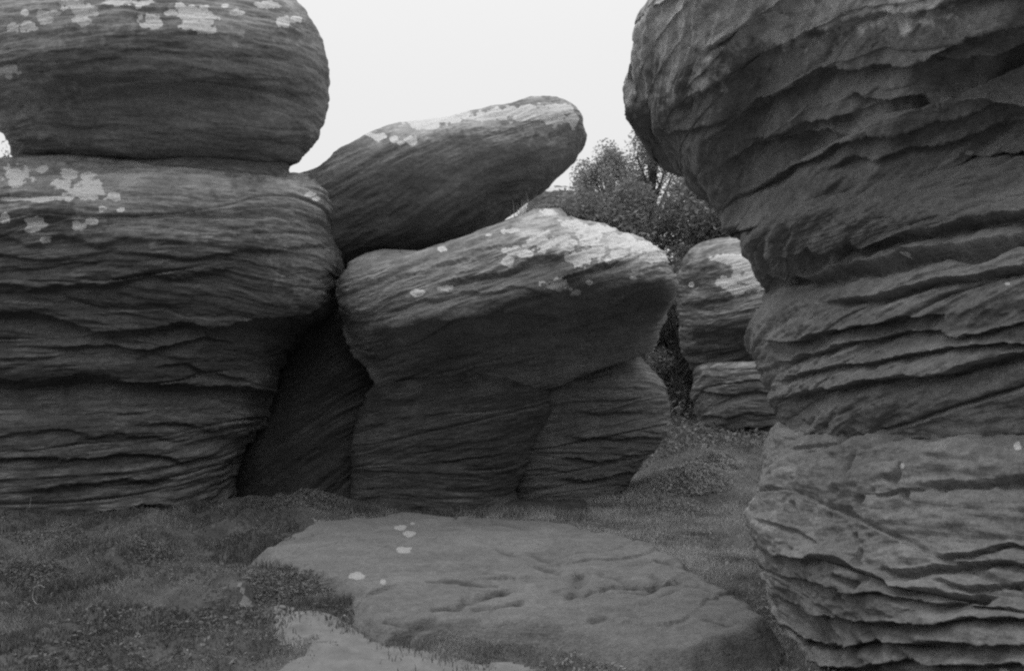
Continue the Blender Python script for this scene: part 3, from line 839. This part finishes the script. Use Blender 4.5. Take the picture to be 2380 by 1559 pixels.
lo_lines = [
    ([(1810, 1030), (1880, 1015), (1960, 1000), (2030, 1000), (2140, 985)], .06, 9, .1),
    ([(1830, 1050), (1900, 1040), (1980, 1020), (2080, 1010)], .05, 9, .1),
    ([(2020, 1000), (2160, 1010), (2280, 1000), (2400, 1000)], .05, 10, .1),
    ([(1960, 975), (2100, 965), (2250, 930), (2400, 930)], .10, 20, .1),
    ([(2120, 1128), (2200, 1112), (2300, 1100), (2400, 1085)], .10, 16, .1),
    ([(1990, 1142), (2080, 1140), (2160, 1128)], .04, 9),
    ([(1745, 1205), (1800, 1215), (1850, 1228), (1900, 1250)], .05, 12),
    ([(2150, 1285), (2250, 1280), (2330, 1262), (2400, 1255)], .08, 12),
    ([(2020, 1315), (2150, 1312), (2280, 1305), (2400, 1300)], .10, 14),
    ([(1790, 1290), (1880, 1300), (1950, 1290), (2000, 1320), (2060, 1360), (2200, 1375), (2300, 1372)], .14, 24),
    ([(1800, 1340), (1900, 1360), (2000, 1380), (2100, 1395), (2250, 1400)], .10, 22),
    ([(1800, 1400), (1880, 1430), (1960, 1440), (2100, 1440), (2400, 1440)], .12, 22),
    ([(1800, 1440), (1860, 1475), (1960, 1500), (2100, 1490), (2400, 1500)], .12, 20),
    ([(1820, 1500), (1900, 1540), (2000, 1550), (2100, 1540), (2400, 1545)], .12, 20),
    ([(2150, 1345), (2280, 1350), (2400, 1345)], .07, 12),
    ([(2200, 1415), (2400, 1405)], .06, 12),
]
lo_lichen = [(2100, 990, 16, 7), (2135, 996, 14, 8), (2188, 966, 16, 6), (2270, 945, 10, 5), (2365, 1036, 8, 8), (2096, 1082, 5, 5), (2330, 1555, 12, 6), (2290, 950, 8, 4)]
lo_ob = rock("lower_tier", lo_secs, 5.35, 2.5, M_right, 520, 720,
             dict(lines=1.0, wb=.8, seed=63, dip=(.08, -.10), pack=.6, cross=.12, ledge=.35, mid=.03, soft=.06, joint=.04, fs=2.2, warp=.1, rough=.011, pits=.055), lo_lines, lo_lichen,
             n_exp=2.2, parent=cliff, depth_pow=.3, tilt=(.1, 0), front_share=.8, fix_right=False)

# ------------------------------------------------------------------ grass
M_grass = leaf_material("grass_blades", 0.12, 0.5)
M_leaf_hazed = leaf_material("hazed_foliage", 0.16, 0.38)  # lightened to put distant haze into the leaf colour
M_leaf_mid = leaf_material("heather_leaves", 0.11, 0.30)
M_bark = plain_material("bark", 0.06, 0.14, 12)
M_straw = plain_material("dry_straw", 0.45, 0.6, 12)


def blades(name, x, y, z, hgt, wid, lean, mat, tone, rng, flat=0.0):
    n = len(x)
    a = rng.random(n) * 2 * np.pi
    b = rng.random(n) * 2 * np.pi
    dx, dy = np.cos(a) * wid, np.sin(a) * wid
    lx, ly = np.cos(b) * lean * hgt, np.sin(b) * lean * hgt
    p0 = np.stack([x - dx, y - dy, z - .005], 1)
    p1 = np.stack([x + dx, y + dy, z - .005], 1)
    m = np.stack([x + lx * .35 + dx * .7, y + ly * .35 + dy * .7, z + hgt * .6], 1)
    m2 = np.stack([x + lx * .35 - dx * .7, y + ly * .35 - dy * .7, z + hgt * .6], 1)
    t = np.stack([x + lx, y + ly, z + hgt], 1)
    V = np.stack([p0, p1, m, m2, t], 1).reshape(-1, 3)
    i = np.arange(n) * 5
    Q = np.stack([i, i + 1, i + 2, i + 3], 1)
    T = np.stack([i + 3, i + 2, i + 4], 1)
    return mesh_np(name, V, [Q, T], mat, False, {'tone': np.repeat(tone, 5)}, origin=(0, 0, 0))


def slab_mask(x, y):
    return np.where(in_poly(x, y, SLAB), 1, -1) * edge_dist(x, y, SLAB)


rg = np.random.default_rng(5)
n = 470000
# denser near the camera
yy = 4.2 + (rg.random(n) ** 1.35) * 13.5
xx = (rg.random(n) - .5) * 2 * (0.72 * yy + .3)
sm_ = slab_mask(xx, yy) + .10 * vn(xx * 2, yy * 2, xx * 0, 3)
ok = rg.random(n) < sstep(.20, -.02, sm_)
pe = np.where(in_poly(xx, yy, PATH), 1, -1) * edge_dist(xx, yy, PATH) + 0.12 * fbm(xx * 2.5, yy * 2.5, xx * 0, 3, 17)
ok &= (rg.random(n) < sstep(.28, -.12, pe)) | (rg.random(n) < 0.03 * np.clip(vn(xx * 1.5, yy * 1.5, xx * 0, 8) + .3, 0, 1))
dens = fbm(xx * 1.3, yy * 1.3, xx * 0, 3, 44)
ok &= rg.random(n) < np.clip(0.75 + .6 * dens, .15, 1)
ok &= (yy < 11.9) | (xx > 1.2)
xx, yy, dens = xx[ok], yy[ok], dens[ok]
zz = gz(xx, yy)
hh = (0.020 + 0.03 * rg.random(len(xx))) * (1 + 1.6 * np.clip(fbm(xx * 2.6, yy * 2.6, xx * 0, 3, 51), -.4, 1.2) * sstep(2.5, -.5, xx + .1) + .25)
# longer at the foot of the rocks and along the slab's edge
hh *= 1 + 1.1 * sstep(10.4, 11.6, yy) * sstep(3.0, 1.0, np.abs(xx)) + .3 * (slab_mask(xx, yy) > -.2)
hh *= .55 + .45 * sstep(5.2, 8, yy)
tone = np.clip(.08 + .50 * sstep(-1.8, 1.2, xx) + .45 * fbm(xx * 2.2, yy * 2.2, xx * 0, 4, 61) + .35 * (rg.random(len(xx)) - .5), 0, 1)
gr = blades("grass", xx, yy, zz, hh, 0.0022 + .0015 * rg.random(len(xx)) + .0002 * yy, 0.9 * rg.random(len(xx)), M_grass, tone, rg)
tag(gr, "short worn turf growing around the flat slab and between the rocks", "grass", kind="stuff")


# ------------------------------------------------------------------ leafy things
def leaf_quads(C, size, rng, flat=0.3):
    n = len(C)
    a = rng.normal(size=(n, 3)); a[:, 2] *= .7; a /= np.linalg.norm(a, axis=1)[:, None]
    b = rng.normal(size=(n, 3)); b -= (a * b).sum(1)[:, None] * a; b /= np.linalg.norm(b, axis=1)[:, None]
    s = size[:, None]
    V = np.stack([C - a * s, C + b * s * .45, C + a * s, C - b * s * .45], 1).reshape(-1, 3)
    i = np.arange(n) * 4
    return V, np.stack([i, i + 1, i + 2, i + 3], 1)


def tube(pts, r0, r1, sides=5):
    pts = np.array(pts, float)
    n = len(pts)
    V = []; F = []
    for i, p in enumerate(pts):
        d = pts[min(i + 1, n - 1)] - pts[max(i - 1, 0)]
        d /= np.linalg.norm(d) + 1e-9
        a = np.cross(d, (0.3, 0.9, .2)); a /= np.linalg.norm(a) + 1e-9
        b = np.cross(d, a)
        r = r0 + (r1 - r0) * i / (n - 1)
        for k in range(sides):
            t = 2 * math.pi * k / sides
            V.append(p + r * (math.cos(t) * a + math.sin(t) * b))
    for i in range(n - 1):
        for k in range(sides):
            k2 = (k + 1) % sides
            F.append((i * sides + k, i * sides + k2, (i + 1) * sides + k2, (i + 1) * sides + k))
    return np.array(V), np.array(F)


def merge(parts):
    Vs, Fs, o = [], [], 0
    for V, F in parts:
        Vs.append(V); Fs.append(F + o); o += len(V)
    return np.concatenate(Vs), np.concatenate(Fs)


def tree(name, base, height, width, label, cat, seed, leaf=0.05, n_leaf=9000, crown_from=.25, mat=None, group=None, clumps=26, spiky=0.0):
    rng = np.random.default_rng(seed)
    base = np.array(base, float)
    root = empty(name, tuple(base))
    top = base + np.array([rng.normal() * .05 * height, rng.normal() * .05 * height, height * .92])
    tr = []
    pts = [base + (top - base) * t + rng.normal(size=3) * .02 * height * (t > 0) for t in np.linspace(0, 1, 7)]
    pts[0] = base - np.array([0, 0, .15])
    tr.append(tube(pts, height * .012 + .01, .01))
    tv, tf = merge(tr)
    mesh_np("trunk", tv, tf, M_bark, True, parent=root)
    cl = []
    lim = []
    for i in range(clumps):
        t = crown_from + (1 - crown_from) * (i + rng.random()) / clumps
        ax = pts[0] + (top - pts[0]) * t
        rr = width * .5 * math.sin(math.pi * min(1, .18 + .8 * (t - crown_from) / (1 - crown_from))) ** .7
        a = rng.random() * 2 * math.pi
        r = rr * (.35 + .65 * rng.random() ** .5)
        e = ax + np.array([math.cos(a) * r, math.sin(a) * r, .25 * r + spiky * rng.random() * height * .12])
        m = (ax + e) / 2 + rng.normal(size=3) * .04 * width
        st = pts[0] + (top - pts[0]) * max(0.03, t - .16)
        lim.append(tube([st, m, e], height * .008 + .004, .003, 4))
        cl.append((e, width * ((.10 + .10 * rng.random()) if clumps < 50 else (.07 + .09 * rng.random()))))
    lv, lf = merge(lim)
    mesh_np("limb", lv, lf, M_bark, True, parent=root)
    cnt = rng.multinomial(n_leaf, np.array([c[1] ** 2 for c in cl]) / sum(c[1] ** 2 for c in cl))
    Cs, tone = [], []
    for (e, r), k in zip(cl, cnt):
        d = rng.normal(size=(k, 3)); d /= np.linalg.norm(d, axis=1)[:, None]
        rad = r * rng.random(k) ** .45
        p = e + d * rad[:, None] * np.array([1.15, 1.15, .8 + spiky])
        Cs.append(p); tone.append(np.clip(.5 + rng.normal() * .2 + rng.normal(size=k) * .15, 0, 1))
    C = np.concatenate(Cs); tone = np.concatenate(tone)
    C[:, 2] = np.maximum(C[:, 2], base[2] + .02)
    V, F = leaf_quads(C, leaf * (.6 + .8 * rng.random(len(C))), rng)
    mesh_np("crown", V, F, mat or M_leaf_hazed, False, {'tone': np.repeat(tone, 4)}, parent=root)
    tag(root, label, cat, group)
    return root


def on_ground(u, Y):
    x, _ = world_at(u, 900, Y)
    return float(x), Y, float(gz(x, Y))


def z_at(u, v, Y):
    return float(world_at(u, v, Y)[1])


# (u, Y, crown top v, width m, label, name, category, leaf, n, spiky)
plants = [
    (1440, 30, 350, 3.4, "pale-gapped young tree standing furthest left of the two on the skyline", "hill_tree", "tree", .055, 30000, .7, M_leaf_hazed),
    (1530, 29, 318, 3.4, "tallest feathery tree on the skyline, right beside the overhanging cliff", "hill_tree", "tree", .055, 16000, .6, M_leaf_hazed),
    (1625, 27, 390, 3.6, "bare-twigged bushy tree half hidden behind the cliff's overhang", "hill_tree", "tree", .05, 16000, .7, M_leaf_hazed),
    (1290, 24, 452, 3.0, "dense dark shrub behind the crest of the centre rock", "hill_shrub", "shrub", .06, 9000, .1, M_leaf_mid),
    (1360, 25, 436, 4.0, "dense dark shrub just right of the tilted boulder's raised end", "hill_shrub", "shrub", .08, 11000, .2, M_leaf_mid),
    (1460, 25, 416, 4.2, "dense dark shrub below the two skyline trees", "hill_shrub", "shrub", .08, 13000, .3, M_leaf_mid),
    (1600, 24, 425, 4.6, "broad dark shrub with pale twigs, left of the cliff's lip", "hill_shrub", "shrub", .08, 13000, .2, M_leaf_mid),
    (1680, 23.5, 500, 3.6, "dark shrub growing directly above the lichen-whitened boulder", "hill_shrub", "shrub", .08, 10000, .2, M_leaf_mid),
    (1560, 21.5, 590, 2.6, "dark shrub filling the gap right of the centre rock's shoulder", "hill_shrub", "shrub", .06, 12000, .1, M_leaf_mid),
    (-25, 26, 300, 3.0, "leafy tree just showing in the sky gap at the far left edge", "edge_tree", "tree", .08, 5000, .4, M_leaf_hazed),
]
for i, (u, Y, vt, wd, lab, nm, cat, lf, nl_, sp, mt) in enumerate(plants):
    x, y, z = on_ground(u, Y)
    tree(nm, (x, y, z), z_at(u, vt, Y) - z, wd, lab, cat, 100 + i, lf, nl_, .08 if cat == 'shrub' else .06, mt, None, 34 if cat == 'shrub' else 70, sp)

# undergrowth covering the slope behind (nobody could count it)
rg = np.random.default_rng(21)
n = 60000
yy = 15.5 + rg.random(n) * 15
xx = 1.0 + rg.random(n) * (yy * .55)
zz = gz(xx, yy) + rg.random(n) ** 1.5 * (.25 + .35 * np.clip(fbm(xx * .8, yy * .8, xx * 0, 2, 5) + .4, 0, 1.5)) * sstep(15, 20, yy)
V, F = leaf_quads(np.stack([xx, yy, zz], 1), .05 + .03 * rg.random(n), rg)
ug = mesh_np("undergrowth", V, F, M_leaf_mid, False, {'tone': np.repeat(np.clip(.5 + .3 * rg.normal(size=n), 0, 1), 4)}, origin=(0, 0, 0))
tag(ug, "low heather and bracken covering the slope behind the rocks", "undergrowth", kind="stuff")


def heather(name, x, y, r, hgt, label, cat, seed, n, leaf=.018, mat=None, group=None):
    rng = np.random.default_rng(seed)
    z0 = float(gz(x, y))
    root = empty(name, (x, y, z0))
    st = []
    for _ in range(16):
        a = rng.random() * 6.28; q = r * rng.random() ** .5
        e = np.array([x + math.cos(a) * q, y + math.sin(a) * q, z0 + hgt * (1 - .5 * (q / r) ** 2)])
        st.append(tube([np.array([x + .3 * q * math.cos(a), y + .3 * q * math.sin(a), z0 - .03]), e + rng.normal(size=3) * .01 - np.array([0, 0, hgt * .4]), e], .004, .002, 3))
    v_, f_ = merge(st)
    mesh_np("stems", v_, f_, M_bark, True, parent=root)
    a = rng.random(n) * 6.28; q = r * rng.random(n) ** .5
    px, py = x + np.cos(a) * q, y + np.sin(a) * q
    lob = np.clip(1 + .5 * vn(px * 6, py * 6, px * 0, seed), .4, 1.6)
    C = np.stack([px, py, gz(px, py) + hgt * lob * (1 - (q / r) ** 2 * .85) * rng.random(n) ** .4], 1)
    V, F = leaf_quads(C, leaf * (.6 + .8 * rng.random(n)), rng)
    mesh_np("foliage", V, F, mat or M_leaf_mid, False, {'tone': np.repeat(np.clip(.5 + .25 * rng.normal(size=n), 0, 1), 4)}, parent=root)
    tag(root, label, cat, group)
    return root


hs = [(400, 1240, .22, .14, "round dark heather tuft closest to the foot of the left pillar"),
      (350, 1290, .30, .14, "dark heather clump in the left foreground, in front of the round tuft"),
      (530, 1262, .30, .15, "long dark heather clump between the left pillar's foot and the slab"),
      (690, 1372, .42, .12, "rough dark tussock along the near left edge of the slab"),
      (600, 1352, .26, .10, "small dark tussock where the sandy strip begins"),
      (120, 1270, .45, .13, "wide leafy heather patch at the far left below the pillar"),
      (60, 1350, .40, .12, "leafy heather patch at the left edge, lower down"),
      (620, 1190, .45, .16, "pale mossy clump at the corner foot of the left pillar")]
for i, (u, v, r, h_, lab) in enumerate(hs):
    x, y = ground_at(u, v)
    heather("heather_clump", float(x), float(y), r, h_ * .65, lab, "heather", 200 + i, int(9000 * r), .014, M_leaf_mid, None)
hs2 = [(2.85, 13.0, .7, .16, "grassy tussock bank against the right foot of the centre rock"),
       (2.35, 11.9, .5, .10, "low tussock on the turf right of the centre rock's base"),
       (3.6, 14.2, .45, .22, "dark tussock in the passage below the back block"),
       (-3.1, 12.1, .7, .10, "shaded bush in the dark gap beside the left pillar")]
for i, (x, y, r, h_, lab) in enumerate(hs2):
    heather("tussock", x, y, r, h_, lab, "tussock", 230 + i, 7000, .022, M_grass if i < 3 else M_leaf_mid, None)

# grass tuft on top of the centre rock
rg = np.random.default_rng(31)
cx_, cz_ = world_at(1235, 492, 13.3)
n = 260
bx = float(cx_) + rg.normal(size=n) * .17; by = 13.3 + rg.normal(size=n) * .15
tz = np.full(n, float(cz_)) - np.abs(bx - float(cx_)) * .25 - .04
tf = blades("grass_tuft", bx, by, tz, .12 + .2 * rg.random(n), .004 + 0 * bx, .8 * rg.random(n), M_grass, np.clip(.7 + .2 * rg.normal(size=n), 0, 1), rg)
tag(tf, "wispy grass tuft on the crest of the centre rock under the tilted boulder", "grass tuft")


def stalk(uvs, label, zlift):
    pts = []
    for (u, v), zl in zip(uvs, zlift):
        x, y = ground_at(u, v, .06 + zl)
        pts.append((float(x), float(y), .06 + zl))
    v_, f_ = tube(pts, .0035, .002, 5)
    tag(mesh_np("dry_stalk", v_, f_, M_straw, True), label, "grass stalk")


# bent dry stalks standing up out of the turf
def stalk_up(u0, v0, offs, label):
    x, y = ground_at(u0, v0, .03)
    x, y = float(x), float(y)
    pts = []
    for (du, dv) in offs:
        px, pz = world_at(u0 + du, v0 + dv, y)
        pts.append((float(px), y + .002 * len(pts), float(pz)))
    pts = np.array(pts)
    A = np.concatenate([pts, pts[:, :1] * 0], 1)
    v_, f_ = tube(catmull(A, 14)[:, :3], .0028, .0018, 5)
    tag(mesh_np("dry_stalk", v_, f_, M_straw, True), label, "grass stalk")


stalk_up(1524, 1272, [(0, 0), (-6, -14), (4, -34), (10, -52), (8, -68)], "thin pale stalk standing in the turf right of the slab")
stalk_up(84, 1402, [(0, 0), (-9, -18), (-4, -38), (8, -44), (18, -38)], "small curled pale stalk in the left foreground turf")
stalk_up(64, 1205, [(0, 0), (4, -25), (8, -50)], "faint upright stalk against the foot of the left pillar")

# tiny-leaved herbs and moss cushions scattered through the turf
rg = np.random.default_rng(91)
n = 90000
yy = 4.4 + (rg.random(n) ** 1.3) * 12
xx = (rg.random(n) - .5) * 2 * (0.70 * yy + .3)
pt_ = fbm(xx * 2.2, yy * 2.2, xx * 0, 3, 144)
ok = (slab_mask(xx, yy) < -.02) & ((np.where(in_poly(xx, yy, PATH), 1, -1) * edge_dist(xx, yy, PATH)) < -.05) & (pt_ + .3 * rg.random(n) > .12) & ((yy < 12) | (xx > 1.2))
xx, yy = xx[ok], yy[ok]
V, F = leaf_quads(np.stack([xx, yy, gz(xx, yy) + .012 + .03 * rg.random(len(xx))], 1), .010 + .012 * rg.random(len(xx)), rg)
hb = mesh_np("ground_herbs", V, F, M_grass, False, {'tone': np.repeat(np.clip(.08 + .4 * sstep(-1.8, 1.2, xx) + .17 * rg.normal(size=len(xx)), 0, 1), 4)}, origin=(0, 0, 0))
tag(hb, "tiny-leaved herbs and moss growing through the short turf", "ground cover", kind="stuff")

# small fern at the slab's left end
fr_root_x, fr_root_y = [float(t) for t in ground_at(738, 1222)]
fz = float(gz(fr_root_x, fr_root_y))
fern = empty("fern", (fr_root_x, fr_root_y, fz))
tag(fern, "small pale fern sprouting at the slab's far left corner", "fern")
rg = np.random.default_rng(77)
for k in range(9):
    a = rg.random() * 6.28; L = .13 + .08 * rg.random()
    sp_ = [np.array([fr_root_x, fr_root_y, fz]) + np.array([math.cos(a) * L * t * .8, math.sin(a) * L * t * .8, L * (1.5 * t - .9 * t * t)]) for t in np.linspace(0, 1, 9)]
    v_, f_ = tube(sp_, .003, .001, 3)
    lf_ = []
    side = np.array([-math.sin(a), math.cos(a), 0])
    for j in range(1, 9):
        for s_ in (-1, 1):
            w = .035 * (1 - j / 10)
            p = sp_[j]
            dirv = side * s_ * w
            fw = (sp_[j] - sp_[j - 1]) * .5
            lf_.append((np.array([p - fw * .5, p + dirv, p + fw * .6]), np.array([[0, 1, 2]])))
    lv_, lf2 = merge(lf_)
    V = np.concatenate([v_, lv_])
    mesh_np("frond", V, [f_, lf2 + len(v_)], M_grass, False, {'tone': np.full(len(V), .9)}, parent=fern)
